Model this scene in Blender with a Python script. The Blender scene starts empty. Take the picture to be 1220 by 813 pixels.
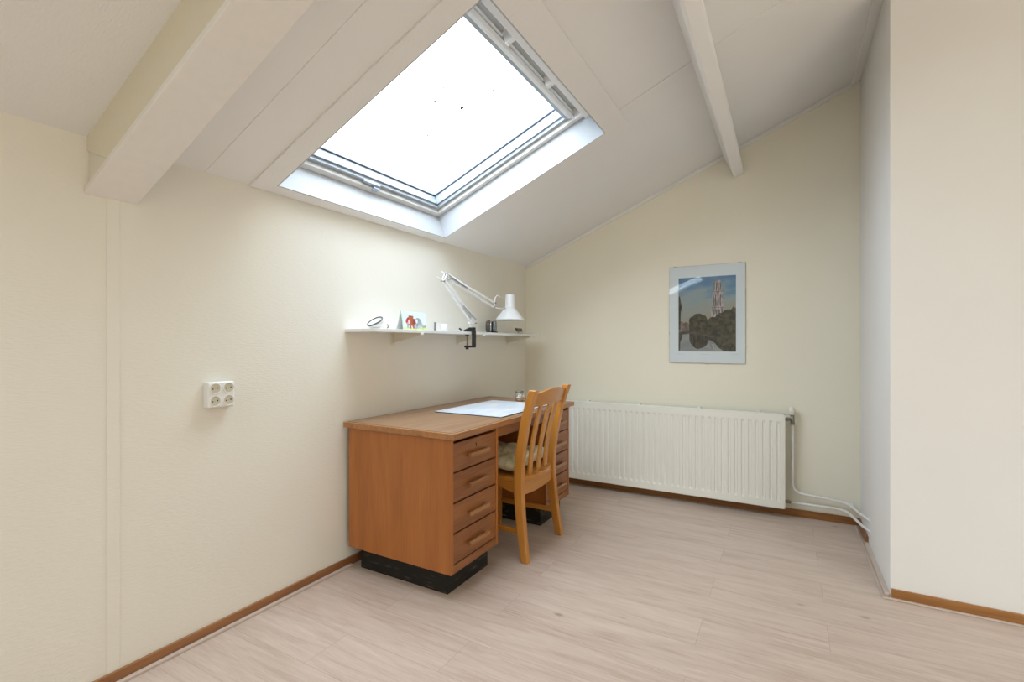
import bpy, bmesh, math, random
from mathutils import Vector, Matrix
random.seed(7)
scn = bpy.context.scene
COL = scn.collection

# ------------------------------------------------------------------ materials
def new_mat(name):
    m = bpy.data.materials.new(name); m.use_nodes = True
    nt = m.node_tree
    return m, nt, nt.nodes, nt.links, nt.nodes['Principled BSDF']

def plain(name, col, rough=0.5, metal=0.0, spec=0.5, vary=0.0, coat=0.0):
    """flat paint / plastic / metal with a faint procedural mottling"""
    m, nt, N, L, b = new_mat(name)
    b.inputs['Roughness'].default_value = rough
    b.inputs['Metallic'].default_value = metal
    b.inputs['Specular IOR Level'].default_value = spec
    b.inputs['Coat Weight'].default_value = coat
    if vary > 0:
        tc = N.new('ShaderNodeTexCoord'); n = N.new('ShaderNodeTexNoise'); r = N.new('ShaderNodeValToRGB')
        n.inputs['Scale'].default_value = 30; n.inputs['Detail'].default_value = 4
        r.color_ramp.elements[0].position = 0.3; r.color_ramp.elements[1].position = 0.7
        r.color_ramp.elements[0].color = (*[c * (1 - vary) for c in col], 1)
        r.color_ramp.elements[1].color = (*[min(1, c * (1 + vary)) for c in col], 1)
        L.new(tc.outputs['Object'], n.inputs['Vector']); L.new(n.outputs['Fac'], r.inputs['Fac'])
        L.new(r.outputs['Color'], b.inputs['Base Color'])
    else:
        b.inputs['Base Color'].default_value = (*col, 1)
    return m

def wallpaper(name, col, stretch=(60, 60, 260), bump=0.12, rough=0.85, vary=0.02):
    """painted glass-fibre paper: fine bump stretched along one direction"""
    m, nt, N, L, b = new_mat(name)
    b.inputs['Roughness'].default_value = rough
    b.inputs['Specular IOR Level'].default_value = 0.2
    tc = N.new('ShaderNodeTexCoord'); mp = N.new('ShaderNodeMapping'); n = N.new('ShaderNodeTexNoise'); bp = N.new('ShaderNodeBump')
    mp.inputs['Scale'].default_value = stretch
    n.inputs['Scale'].default_value = 1.0; n.inputs['Detail'].default_value = 5
    bp.inputs['Strength'].default_value = bump; bp.inputs['Distance'].default_value = 0.004
    n2 = N.new('ShaderNodeTexNoise'); n2.inputs['Scale'].default_value = 2.2; n2.inputs['Detail'].default_value = 3
    r = N.new('ShaderNodeValToRGB')
    r.color_ramp.elements[0].position = 0.35; r.color_ramp.elements[1].position = 0.65
    r.color_ramp.elements[0].color = (*[c * (1 - vary) for c in col], 1); r.color_ramp.elements[1].color = (*col, 1)
    L.new(tc.outputs['Object'], mp.inputs['Vector']); L.new(mp.outputs['Vector'], n.inputs['Vector'])
    L.new(tc.outputs['Object'], n2.inputs['Vector']); L.new(n2.outputs['Fac'], r.inputs['Fac'])
    L.new(r.outputs['Color'], b.inputs['Base Color'])
    L.new(n.outputs['Fac'], bp.inputs['Height']); L.new(bp.outputs['Normal'], b.inputs['Normal'])
    return m, N, L, b, bp, tc

def wood(name, c_lo, c_hi, axis='z', rough=0.38, scale=1.0, coat=0.0, contrast=(0.35, 0.7), streak=1.0):
    """streaky veneer, grain running along one axis"""
    m, nt, N, L, b = new_mat(name)
    b.inputs['Roughness'].default_value = rough; b.inputs['Coat Weight'].default_value = coat
    b.inputs['Coat Roughness'].default_value = 0.25
    tc = N.new('ShaderNodeTexCoord')
    k = {'x': 0, 'y': 1, 'z': 2}[axis]
    def nz(s_across, s_along, detail, dist):
        mp = N.new('ShaderNodeMapping'); n = N.new('ShaderNodeTexNoise')
        s = [s_across * scale] * 3; s[k] = s_along * scale
        mp.inputs['Scale'].default_value = s
        n.inputs['Scale'].default_value = 1.0; n.inputs['Detail'].default_value = detail; n.inputs['Distortion'].default_value = dist
        L.new(tc.outputs['Object'], mp.inputs['Vector']); L.new(mp.outputs['Vector'], n.inputs['Vector'])
        return n
    a = nz(14, 1.2, 6, 0.7); f = nz(170, 6, 3, 0.2)
    mx = N.new('ShaderNodeMath'); mx.operation = 'MULTIPLY_ADD'
    mx.inputs[1].default_value = 0.45 * streak
    sub = N.new('ShaderNodeMath'); sub.operation = 'MULTIPLY_ADD'; sub.inputs[1].default_value = 0.75; sub.inputs[2].default_value = -0.1 * streak
    L.new(a.outputs['Fac'], sub.inputs[0]); L.new(f.outputs['Fac'], mx.inputs[0]); L.new(sub.outputs[0], mx.inputs[2])
    r = N.new('ShaderNodeValToRGB')
    r.color_ramp.elements[0].position = contrast[0]; r.color_ramp.elements[1].position = contrast[1]
    r.color_ramp.elements[0].color = (*c_lo, 1); r.color_ramp.elements[1].color = (*c_hi, 1)
    L.new(mx.outputs[0], r.inputs['Fac']); L.new(r.outputs['Color'], b.inputs['Base Color'])
    bp = N.new('ShaderNodeBump'); bp.inputs['Strength'].default_value = 0.06; bp.inputs['Distance'].default_value = 0.002
    L.new(f.outputs['Fac'], bp.inputs['Height']); L.new(bp.outputs['Normal'], b.inputs['Normal'])
    return m

def glassy(name, tint=(0.96, 0.98, 0.98), ior=1.45, rough=0.0):
    """thin pane: straight-through light plus a fresnel reflection"""
    m = bpy.data.materials.new(name); m.use_nodes = True
    nt = m.node_tree; N, L = nt.nodes, nt.links
    N.remove(N['Principled BSDF'])
    out = N['Material Output']
    t = N.new('ShaderNodeBsdfTransparent'); t.inputs['Color'].default_value = (*tint, 1)
    g = N.new('ShaderNodeBsdfGlossy'); g.inputs['Roughness'].default_value = rough
    lw = N.new('ShaderNodeLayerWeight'); lw.inputs['Blend'].default_value = 0.5      # Schlick: same from either side
    pw = N.new('ShaderNodeMath'); pw.operation = 'POWER'; pw.inputs[1].default_value = 5
    f0 = ((ior - 1) / (ior + 1)) ** 2
    fr = N.new('ShaderNodeMath'); fr.operation = 'MULTIPLY_ADD'; fr.inputs[1].default_value = 1 - f0; fr.inputs[2].default_value = f0
    L.new(lw.outputs['Facing'], pw.inputs[0]); L.new(pw.outputs[0], fr.inputs[0])
    mx = N.new('ShaderNodeMixShader')
    L.new(fr.outputs[0], mx.inputs[0]); L.new(t.outputs[0], mx.inputs[1]); L.new(g.outputs[0], mx.inputs[2])
    L.new(mx.outputs[0], out.inputs['Surface'])
    return m

def floor_mat():
    m, nt, N, L, b = new_mat('pale_oak_laminate')
    b.inputs['Roughness'].default_value = 0.42; b.inputs['Specular IOR Level'].default_value = 0.35
    tc = N.new('ShaderNodeTexCoord')
    mp = N.new('ShaderNodeMapping'); mp.inputs['Location'].default_value = (0.31, -2.065 + 0.2125 * 20, 0)
    br = N.new('ShaderNodeTexBrick')
    br.offset = 0.37; br.offset_frequency = 2; br.squash = 1.0
    br.inputs['Scale'].default_value = 1.0; br.inputs['Brick Width'].default_value = 1.28; br.inputs['Row Height'].default_value = 0.2125
    br.inputs['Mortar Size'].default_value = 0.0009; br.inputs['Mortar Smooth'].default_value = 0.2; br.inputs['Bias'].default_value = 0.0
    br.inputs['Color1'].default_value = (0, 0, 0, 1); br.inputs['Color2'].default_value = (1, 1, 1, 1); br.inputs['Mortar'].default_value = (0.5, 0.5, 0.5, 1)
    L.new(tc.outputs['Object'], mp.inputs['Vector']); L.new(mp.outputs['Vector'], br.inputs['Vector'])
    # per-plank offset moves the grain so that it breaks at the joints
    sep = N.new('ShaderNodeVectorMath'); sep.operation = 'SCALE'; sep.inputs['Scale'].default_value = 7.0
    L.new(br.outputs['Color'], sep.inputs[0])
    add = N.new('ShaderNodeVectorMath'); add.operation = 'ADD'
    L.new(tc.outputs['Object'], add.inputs[0]); L.new(sep.outputs[0], add.inputs[1])
    def nz(sx, sy, det, dist):
        q = N.new('ShaderNodeMapping'); q.inputs['Scale'].default_value = (sx, sy, 1)
        n = N.new('ShaderNodeTexNoise'); n.inputs['Scale'].default_value = 1; n.inputs['Detail'].default_value = det; n.inputs['Distortion'].default_value = dist
        L.new(add.outputs[0], q.inputs['Vector']); L.new(q.outputs['Vector'], n.inputs['Vector'])
        return n
    a = nz(1.6, 16, 7, 1.6); f = nz(9, 190, 4, 0.3); big = nz(0.9, 5.0, 3, 0.8)
    ra = N.new('ShaderNodeValToRGB')
    e = ra.color_ramp.elements
    e[0].position = 0.32; e[0].color = (0.44, 0.315, 0.25, 1)
    e[1].position = 0.70; e[1].color = (0.66, 0.54, 0.455, 1)
    x = e.new(0.5); x.color = (0.56, 0.44, 0.36, 1)
    s1 = N.new('ShaderNodeMath'); s1.operation = 'MULTIPLY_ADD'; s1.inputs[1].default_value = 0.35
    s0 = N.new('ShaderNodeMath'); s0.operation = 'MULTIPLY_ADD'; s0.inputs[1].default_value = 0.45; s0.inputs[2].default_value = -0.0
    s2 = N.new('ShaderNodeMath'); s2.operation = 'MULTIPLY_ADD'; s2.inputs[1].default_value = 0.2
    L.new(a.outputs['Fac'], s0.inputs[0]); L.new(f.outputs['Fac'], s1.inputs[0]); L.new(s0.outputs[0], s1.inputs[2])
    L.new(big.outputs['Fac'], s2.inputs[0]); L.new(s1.outputs[0], s2.inputs[2])
    L.new(s2.outputs[0], ra.inputs['Fac'])
    # small knots
    vo = N.new('ShaderNodeTexVoronoi'); vo.inputs['Scale'].default_value = 1.0
    q = N.new('ShaderNodeMapping'); q.inputs['Scale'].default_value = (2.6, 4.6, 1)
    L.new(add.outputs[0], q.inputs['Vector']); L.new(q.outputs['Vector'], vo.inputs['Vector'])
    kr = N.new('ShaderNodeValToRGB'); kr.color_ramp.elements[0].position = 0.02; kr.color_ramp.elements[0].color = (0.45, 0.40, 0.36, 1)
    kr.color_ramp.elements[1].position = 0.075; kr.color_ramp.elements[1].color = (1, 1, 1, 1)
    L.new(vo.outputs['Distance'], kr.inputs['Fac'])
    m1 = N.new('ShaderNodeMix'); m1.data_type = 'RGBA'; m1.blend_type = 'MULTIPLY'; m1.inputs['Factor'].default_value = 0.7
    L.new(ra.outputs['Color'], m1.inputs['A']); L.new(kr.outputs['Color'], m1.inputs['B'])
    # joints
    m2 = N.new('ShaderNodeMix'); m2.data_type = 'RGBA'; m2.blend_type = 'MIX'
    m2.inputs['B'].default_value = (0.34, 0.255, 0.205, 1)
    jf = N.new('ShaderNodeMath'); jf.operation = 'MULTIPLY'; jf.inputs[1].default_value = 0.75
    L.new(br.outputs['Fac'], jf.inputs[0]); L.new(jf.outputs[0], m2.inputs['Factor'])
    L.new(m1.outputs['Result'], m2.inputs['A']); L.new(m2.outputs['Result'], b.inputs['Base Color'])
    return m

WALL = wallpaper('cream_wall_paper', (0.82, 0.785, 0.695), (40, 40, 190), 0.2)[0]
GABLE = wallpaper('cream_wall_paint', (0.88, 0.84, 0.705), (90, 90, 90), 0.03)[0]
BOXW = wallpaper('neutral_wall_paint', (0.85, 0.83, 0.80), (90, 90, 90), 0.03)[0]
CEILM, _N, _L, _b, _bp, _tc = wallpaper('ceiling_board_paint', (0.86, 0.85, 0.83), (70, 150, 70), 0.1)
# plaster left of the rafter is rougher than the boards right of it
_s = _N.new('ShaderNodeSeparateXYZ'); _c = _N.new('ShaderNodeMath'); _c.operation = 'LESS_THAN'; _c.inputs[1].default_value = 0.76
_k = _N.new('ShaderNodeMath'); _k.operation = 'MULTIPLY_ADD'; _k.inputs[1].default_value = 0.5; _k.inputs[2].default_value = 0.06
_L.new(_tc.outputs['Object'], _s.inputs[0]); _L.new(_s.outputs['Y'], _c.inputs[0]); _L.new(_c.outputs[0], _k.inputs[0]); _L.new(_k.outputs[0], _bp.inputs['Strength'])
TRIMW = plain('white_trim_paint', (0.86, 0.85, 0.82), 0.5)
BEAMM = plain('beam_paint', (0.85, 0.825, 0.78), 0.5, vary=0.015)
BEAMS = plain('beam_side_warm_lit', (0.80, 0.745, 0.60), 0.55, vary=0.01)  # yellower copy of the beam paint; warm light on the side put into colour
PURL = plain('purlin_gloss_paint', (0.88, 0.875, 0.86), 0.3, spec=0.7)
FLOORM = floor_mat()
BEADM = wood('floor_bead_wood', (0.52, 0.41, 0.335), (0.63, 0.52, 0.445), 'y', 0.5)
BEADX = wood('floor_bead_wood_cross', (0.52, 0.41, 0.335), (0.63, 0.52, 0.445), 'x', 0.5)
SKIRT_Y = wood('brown_skirting_y', (0.20, 0.080, 0.028), (0.36, 0.160, 0.060), 'y', 0.4)
SKIRT_X = wood('brown_skirting_x', (0.22, 0.085, 0.022), (0.40, 0.175, 0.045), 'x', 0.4)
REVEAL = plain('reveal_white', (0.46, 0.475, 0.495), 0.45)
FRAMEW = plain('window_white_lacquer', (0.74, 0.735, 0.71), 0.35)
FRAMEG = plain('window_grey_aluminium', (0.42, 0.46, 0.50), 0.4, 0.3)
FRAMEK = plain('window_gasket', (0.05, 0.06, 0.08), 0.6)
VENTW = plain('vent_white', (0.88, 0.88, 0.86), 0.35)
VENTG = plain('vent_grey', (0.62, 0.65, 0.66), 0.5)
HANDLE = plain('handle_grey', (0.45, 0.52, 0.60), 0.35, 0.5)
PANE = glassy('window_glass', (0.97, 0.99, 1.0), 1.45)
PICGLASS = glassy('picture_glass', (0.97, 0.98, 0.985), 1.5)
DIRT = plain('dirt', (0.10, 0.09, 0.08), 0.9)

D_LO, D_HI = (0.29, 0.088, 0.016), (0.53, 0.190, 0.040)
DESK_Z = wood('desk_veneer_upright', D_LO, D_HI, 'z', 0.36, coat=0.1, contrast=(0.15, 0.85))
DESK_Y = wood('desk_drawer_veneer', (0.205, 0.070, 0.020), (0.36, 0.140, 0.042), 'y', 0.38)
DESK_X = wood('desk_edge_x', (0.30, 0.112, 0.030), (0.50, 0.21, 0.07), 'x', 0.36)
DESK_TOP = wood('desk_top_veneer', (0.25, 0.130, 0.062), (0.40, 0.225, 0.120), 'y', 0.33, coat=0.15)
DESK_EDGE = wood('desk_top_edge', (0.31, 0.130, 0.045), (0.50, 0.235, 0.09), 'y', 0.34)
DESK_HAND = wood('desk_handle_wood', (0.28, 0.115, 0.038), (0.44, 0.215, 0.085), 'y', 0.32)
INLAY = plain('dark_inlay', (0.12, 0.05, 0.025), 0.5)
PLINTH, _N, _L, _b, _bp, _ = wallpaper('scuffed_black_plinth', (0.022, 0.021, 0.019), (8, 8, 60), 0.05, 0.5, 0.0)
_r = _N.new('ShaderNodeValToRGB'); _n = _N.new('ShaderNodeTexNoise'); _n.inputs['Scale'].default_value = 1; _n.inputs['Detail'].default_value = 8
_mp = _N.new('ShaderNodeMapping'); _mp.inputs['Scale'].default_value = (9, 9, 70)
_tc = [x for x in _N if x.type == 'TEX_COORD'][0]
_L.new(_tc.outputs['Object'], _mp.inputs['Vector']); _L.new(_mp.outputs['Vector'], _n.inputs['Vector'])
_r.color_ramp.elements[0].position = 0.56; _r.color_ramp.elements[0].color = (0.018, 0.017, 0.015, 1)
_r.color_ramp.elements[1].position = 0.78; _r.color_ramp.elements[1].color = (0.16, 0.135, 0.10, 1)
_L.new(_n.outputs['Fac'], _r.inputs['Fac']); _L.new(_r.outputs['Color'], _b.inputs['Base Color'])
DARK = plain('recess_shade', (0.05, 0.028, 0.016), 0.7)  # shade inside the drawer carcass and kneehole put into the colour
BRASS = plain('old_brass', (0.20, 0.13, 0.05), 0.4, 0.8)

C_LO, C_HI = (0.42, 0.160, 0.024), (0.62, 0.270, 0.048)
CH_Z = wood('beech_upright', C_LO, C_HI, 'z', 0.3, coat=0.25, contrast=(0.25, 0.75))
CH_X = wood('beech_x', C_LO, C_HI, 'x', 0.3, coat=0.25, contrast=(0.25, 0.75))
CH_Y = wood('beech_y', C_LO, C_HI, 'y', 0.3, coat=0.25, contrast=(0.25, 0.75))

def cushion_mat():
    m, nt, N, L, b = new_mat('cream_cushion_cloth')
    b.inputs['Roughness'].default_value = 0.95; b.inputs['Specular IOR Level'].default_value = 0.1
    tc = N.new('ShaderNodeTexCoord'); v = N.new('ShaderNodeTexVoronoi'); v.inputs['Scale'].default_value = 13
    n = N.new('ShaderNodeTexNoise'); n.inputs['Scale'].default_value = 18; n.inputs['Detail'].default_value = 4
    r = N.new('ShaderNodeValToRGB'); e = r.color_ramp.elements
    e[0].position = 0.36; e[0].color = (0.52, 0.51, 0.30, 1)
    e[1].position = 0.60; e[1].color = (0.80, 0.74, 0.55, 1)
    x = e.new(0.47); x.color = (0.76, 0.66, 0.42, 1)
    L.new(tc.outputs['Object'], n.inputs['Vector']); L.new(n.outputs['Fac'], r.inputs['Fac'])
    L.new(r.outputs['Color'], b.inputs['Base Color'])
    return m
CUSH = cushion_mat()
RADW = plain('radiator_enamel', (0.85, 0.84, 0.765), 0.38)
RADG = plain('radiator_grille_grey', (0.60, 0.62, 0.62), 0.5)
PIPEW = plain('pipe_white_paint', (0.82, 0.81, 0.78), 0.4)
FITTING = plain('aged_nickel_fitting', (0.30, 0.28, 0.22), 0.4, 0.85)
KNOB = plain('thermostat_knob', (0.80, 0.77, 0.66), 0.45)
PLASTIC = plain('socket_plastic', (0.82, 0.81, 0.78), 0.35)
SOCKWELL = plain('socket_well', (0.60, 0.55, 0.42), 0.5)
HOLE = plain('black_hole', (0.01, 0.01, 0.01), 0.8)
SHELFW = plain('shelf_white', (0.80, 0.80, 0.79), 0.4)
BRACK = plain('bracket_cream', (0.74, 0.70, 0.58), 0.45)
LAMPW = plain('lamp_white_enamel', (0.84, 0.85, 0.86), 0.28)
SPRING = plain('spring_steel', (0.50, 0.50, 0.48), 0.35, 0.9)
BLACKP = plain('black_plastic', (0.012, 0.012, 0.012), 0.35)
CHROME = plain('chrome', (0.75, 0.76, 0.78), 0.08, 1.0)
SILVER = plain('mercury_silver', (0.72, 0.72, 0.70), 0.16, 1.0, vary=0.25)
DSTEEL = plain('dark_chrome', (0.16, 0.16, 0.17), 0.18, 1.0)
MIRROR = plain('pale_disc', (0.62, 0.62, 0.58), 0.4)
PAPER = plain('white_paper', (0.82, 0.82, 0.82), 0.6)

def pad_mat():
    """white planner sheet with pale blue printing"""
    m, nt, N, L, b = new_mat('planner_sheet')
    b.inputs['Roughness'].default_value = 0.35
    tc = N.new('ShaderNodeTexCoord'); mp = N.new('ShaderNodeMapping'); mp.inputs['Scale'].default_value = (9, 4, 1)
    n = N.new('ShaderNodeTexNoise'); n.inputs['Scale'].default_value = 1.2; n.inputs['Detail'].default_value = 5
    r = N.new('ShaderNodeValToRGB')
    r.color_ramp.elements[0].position = 0.35; r.color_ramp.elements[0].color = (0.60, 0.70, 0.82, 1)
    r.color_ramp.elements[1].position = 0.68; r.color_ramp.elements[1].color = (0.84, 0.85, 0.86, 1)
    L.new(tc.outputs['Object'], mp.inputs['Vector']); L.new(mp.outputs['Vector'], n.inputs['Vector'])
    L.new(n.outputs['Fac'], r.inputs['Fac']); L.new(r.outputs['Color'], b.inputs['Base Color'])
    return m
PAD = pad_mat()

# ------------------------------------------------------------------ mesh helpers
class MB:
    """collects shapes for ONE mesh object; every shape carries a material index"""
    def __init__(self):
        self.bm = bmesh.new(); self.mats = []
    def mi(self, m):
        if m not in self.mats: self.mats.append(m)
        return self.mats.index(m)
    def poly(self, pts, m, smooth=False):
        vs = [self.bm.verts.new(p) for p in pts]
        f = self.bm.faces.new(vs); f.material_index = self.mi(m); f.smooth = smooth
        return f
    def hexa(self, c, m):
        """8 corners: bottom ring then top ring"""
        v = [self.bm.verts.new(p) for p in c]; k = self.mi(m)
        for q in ((3, 2, 1, 0), (4, 5, 6, 7), (0, 1, 5, 4), (1, 2, 6, 5), (2, 3, 7, 6), (3, 0, 4, 7)):
            f = self.bm.faces.new([v[i] for i in q]); f.material_index = k
    def box(self, x0, x1, y0, y1, z0, z1, m, T=None):
        c = [(x0, y0, z0), (x1, y0, z0), (x1, y1, z0), (x0, y1, z0), (x0, y0, z1), (x1, y0, z1), (x1, y1, z1), (x0, y1, z1)]
        if T: c = [T(*p) for p in c]
        self.hexa(c, m)
    def prism(self, ring, vec, m, smooth=False):
        """polygon extruded along vec"""
        vec = Vector(vec); k = self.mi(m)
        a = [self.bm.verts.new(Vector(p)) for p in ring]; b = [self.bm.verts.new(Vector(p) + vec) for p in ring]
        n = len(ring)
        f = self.bm.faces.new(a[::-1]); f.material_index = k
        f = self.bm.faces.new(b); f.material_index = k
        for i in range(n):
            f = self.bm.faces.new((a[i], a[(i + 1) % n], b[(i + 1) % n], b[i])); f.material_index = k; f.smooth = smooth
    def rings(self, rings, m, smooth=True, cap=True, closed=True):
        """loft successive rings of points"""
        k = self.mi(m)
        V = [[self.bm.verts.new(Vector(p)) for p in r] for r in rings]
        n = len(V[0])
        for i in range(len(V) - 1):
            for j in range(n if closed else n - 1):
                f = self.bm.faces.new((V[i][j], V[i][(j + 1) % n], V[i + 1][(j + 1) % n], V[i + 1][j])); f.material_index = k; f.smooth = smooth
        if cap and closed:
            f = self.bm.faces.new(V[0][::-1]); f.material_index = k
            f = self.bm.faces.new(V[-1]); f.material_index = k
    def tube(self, pts, r, m, seg=10, cap=True):
        pts = [Vector(p) for p in pts]; R = r if isinstance(r, (list, tuple)) else [r] * len(pts)
        up = None; rings = []
        for i, p in enumerate(pts):
            d = (pts[min(i + 1, len(pts) - 1)] - pts[max(i - 1, 0)]).normalized()
            if up is None:
                up = Vector((0, 0, 1)) if abs(d.z) < 0.9 else Vector((1, 0, 0))
            u = (up - d * up.dot(d)).normalized(); w = d.cross(u); up = u
            rings.append([p + (u * math.cos(t) + w * math.sin(t)) * R[i] for t in [2 * math.pi * j / seg for j in range(seg)]])
        self.rings(rings, m, True, cap)
    def lathe(self, prof, m, base=(0, 0, 0), axis=(0, 0, 1), seg=32, cap=True, smooth=True):
        """prof: list of (radius, height) along axis"""
        ax = Vector(axis).normalized(); b = Vector(base)
        u = ax.orthogonal().normalized(); w = ax.cross(u)
        rings = [[b + ax * h + (u * math.cos(t) + w * math.sin(t)) * max(r, 1e-4) for t in [2 * math.pi * j / seg for j in range(seg)]] for r, h in prof]
        self.rings(rings, m, smooth, cap)
    def sweep_rect(self, pts, m, smooth=False):
        """pts: (x, y, z, half_x, half_y): rectangular post with horizontal sections"""
        self.rings([[(x - a, y - b, z), (x + a, y - b, z), (x + a, y + b, z), (x - a, y + b, z)] for x, y, z, a, b in pts], m, smooth, True)
    def build(self, name, parent=None, bevel=0.0, seg=2, shift=None):
        o0 = Vector(shift) if shift is not None else (parent_loc(parent) if parent else Vector((0, 0, 0)))
        if o0.length > 0: bmesh.ops.translate(self.bm, verts=self.bm.verts, vec=-o0)
        bmesh.ops.recalc_face_normals(self.bm, faces=self.bm.faces)
        me = bpy.data.meshes.new(name); self.bm.to_mesh(me); self.bm.free()
        for m in self.mats: me.materials.append(m)
        o = bpy.data.objects.new(name, me); COL.objects.link(o)
        if parent: o.parent = parent
        elif shift is not None: o.location = o0
        if bevel > 0:
            b = o.modifiers.new('bevel', 'BEVEL'); b.width = bevel; b.segments = seg; b.limit_method = 'ANGLE'; b.angle_limit = math.radians(35)
            b.harden_normals = False
        return o

def parent_loc(o):
    v = Vector((0, 0, 0))
    while o: v += o.location; o = o.parent
    return v

def tag(o, label, cat, group=None, kind=None):
    o['label'] = label; o['category'] = cat
    if group: o['group'] = group
    if kind: o['kind'] = kind
    return o

def thing(name, label, cat, loc, group=None, kind=None):
    o = bpy.data.objects.new(name, None); COL.objects.link(o); o.location = loc
    o.empty_display_size = 0.1
    return tag(o, label, cat, group, kind)

def struct(name, mb, label, cat, bevel=0.0):
    o = mb.build(name, bevel=bevel)
    return tag(o, label, cat, None, 'structure')

# ------------------------------------------------------------------ room
D = 3.964            # far wall
EAVE = 1.932; TAN = 0.419
TH = math.atan(TAN); CT, ST = math.cos(TH), math.sin(TH)
XB = 2.532; YB = 2.911   # corner of the projecting wall on the right
XR = 5.2; YN = -2.2
def S(s, y, d):       # roof coordinates: s up the slope, y along the room, d outwards
    return Vector((s * CT - d * ST, y, EAVE + s * ST + d * CT))

m = MB(); m.box(-0.12, XR, YN, D + 0.12, -0.12, 0, FLOORM)
struct('floor', m, 'pale pinkish oak laminate plank floor', 'floor')
m = MB(); m.box(-0.12, 0, YN, D + 0.12, 0, EAVE + 0.02, WALL)
struct('wall_left', m, 'low cream papered wall under the roof slope', 'wall')
m = MB(); m.prism([(-0.12, D, 0), (XB + 0.2, D, 0), (XB + 0.2, D, EAVE + (XB + 0.2) * TAN + 0.02), (-0.12, D, EAVE + 0.02 - 0.12 * TAN)], (0, 0.12, 0), GABLE)
struct('wall_far', m, 'cream gable wall behind the radiator', 'wall')
m = MB(); m.box(XB, XR, YB, D + 0.12, 0, EAVE + XB * TAN + 0.03, BOXW)
m.prism([(XB, YB, EAVE + XB * TAN), (XR, YB, EAVE + XB * TAN), (XR, YB, EAVE + XR * TAN)], (0, D + 0.12 - YB, 0), BOXW)
struct('wall_right', m, 'cream projecting wall with a sharp corner at the right', 'wall')

m = MB()                                      # unseen back wall; the right-hand side is an invented opening that lets in light
m.prism([(0, YN, 0), (XR, YN, 0), (XR, YN, EAVE + XR * TAN + 0.02), (0, YN, EAVE + 0.02)], (0, -0.12, 0), GABLE)
struct('wall_rear', m, 'cream wall behind the camera', 'wall')
YO = 0.8
m = MB(); m.prism([(XR, YO, 0), (XR, YB, 0), (XR, YB, EAVE + XR * TAN + 0.02), (XR, YO, EAVE + XR * TAN + 0.02)], (0.12, 0, 0), GABLE)  # unseen wall added to keep light from the opening off the projecting wall
struct('wall_light_stop', m, 'unseen cream wall added at the far right to narrow the light opening', 'wall')
# roof with its opening for the skylight
s0, s1, w0, w1 = 0.0575, 1.297, 1.405, 2.671
SR = (XR + 0.1) / CT; TK = 0.02
m = MB()
q0, q1, r0, r1 = 0.30, 0.96, -0.95, -0.10     # unseen smaller hatch, added for its light and its reflection in the picture glass
for a, b, c, d in ((-0.3, SR, YN, r0), (-0.3, q0, r0, r1), (q1, SR, r0, r1), (-0.3, SR, r1, w0), (-0.3, SR, w1, D + 0.12), (-0.3, s0, w0, w1), (s1, SR, w0, w1)):
    m.box(a, b, c, d, 0, TK, CEILM, S)
struct('ceiling', m, 'off-white sloping boarded ceiling', 'ceiling')

# skirtings and floor beads
SK = 0.046
m = MB(); m.box(0, 0.012, YN, 2.35, 0, SK, SKIRT_Y); m.box(0, 0.012, 2.35, D, 0, SK, SKIRT_Y)
struct('baseboard_left', m, 'thin brown wooden skirting along the left wall', 'skirting', 0.002)
m = MB(); m.box(0.012, XB, D - 0.012, D, 0, SK + 0.004, SKIRT_X)
struct('baseboard_far', m, 'brown wooden skirting under the radiator', 'skirting', 0.002)
m = MB(); m.box(XB - 0.014, XB, 3.605, D - 0.012, 0, SK + 0.004, SKIRT_Y)
struct('baseboard_right', m, 'short brown skirting end beside the pipes', 'skirting', 0.002)
m = MB(); m.box(XB + 0.004, XR, YB - 0.012, YB, 0, SK + 0.002, SKIRT_X)
struct('baseboard_front', m, 'brown skirting on the projecting right wall', 'skirting', 0.002)
m = MB(); m.box(0.012, 0.030, YN, 1.88, 0, 0.012, BEADM)
struct('trim_1', m, 'flat oak bead along the left skirting', 'trim', 0.003)
m = MB(); m.box(XB - 0.022, XB, YB, 3.60, 0, 0.020, BEADM)
m.box(XB - 0.034, XB - 0.022, YB, D - 0.02, 0, 0.006, BEADM)
struct('trim_2', m, 'flat oak bead along the side of the projecting wall', 'trim', 0.003)
m = MB(); m.box(XB - 0.034, XR, YB - 0.028, YB - 0.012, 0, 0.008, BEADX)
struct('trim_3', m, 'flat oak bead in front of the right skirting', 'trim', 0.003)
# cover strips
m = MB(); m.box(0, 0.004, 0.784, 0.822, SK, 1.76, WALL)
struct('trim_4', m, 'narrow vertical cover strip on the left wall under the rafter', 'trim', 0.0015)
m = MB(); m.box(0.0, (XB - 0.01) / CT, D - 0.014, D, -0.026, 0.0, TRIMW, S)
struct('trim_5', m, 'thin strip between gable wall and ceiling', 'trim', 0.003)
m = MB(); m.box((XB - 0.055) / CT, XB / CT + 0.02, YB - 1.2, D - 0.014, -0.012, 0.0, TRIMW, S)
struct('trim_6', m, 'flat strip where ceiling meets the projecting wall', 'trim', 0.003)
m = MB(); m.box(0.0, SR - 0.3, 1.117, 1.123, -0.0025, 0.0, CEILM, S)
struct('trim_7', m, 'ceiling board seam between rafter and skylight', 'trim')
m = MB(); m.box(1.425, SR - 0.3, 2.552, 2.562, -0.004, 0.0, CEILM, S)
struct('trim_8', m, 'raised ceiling board seam right of the skylight', 'trim', 0.001)

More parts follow.
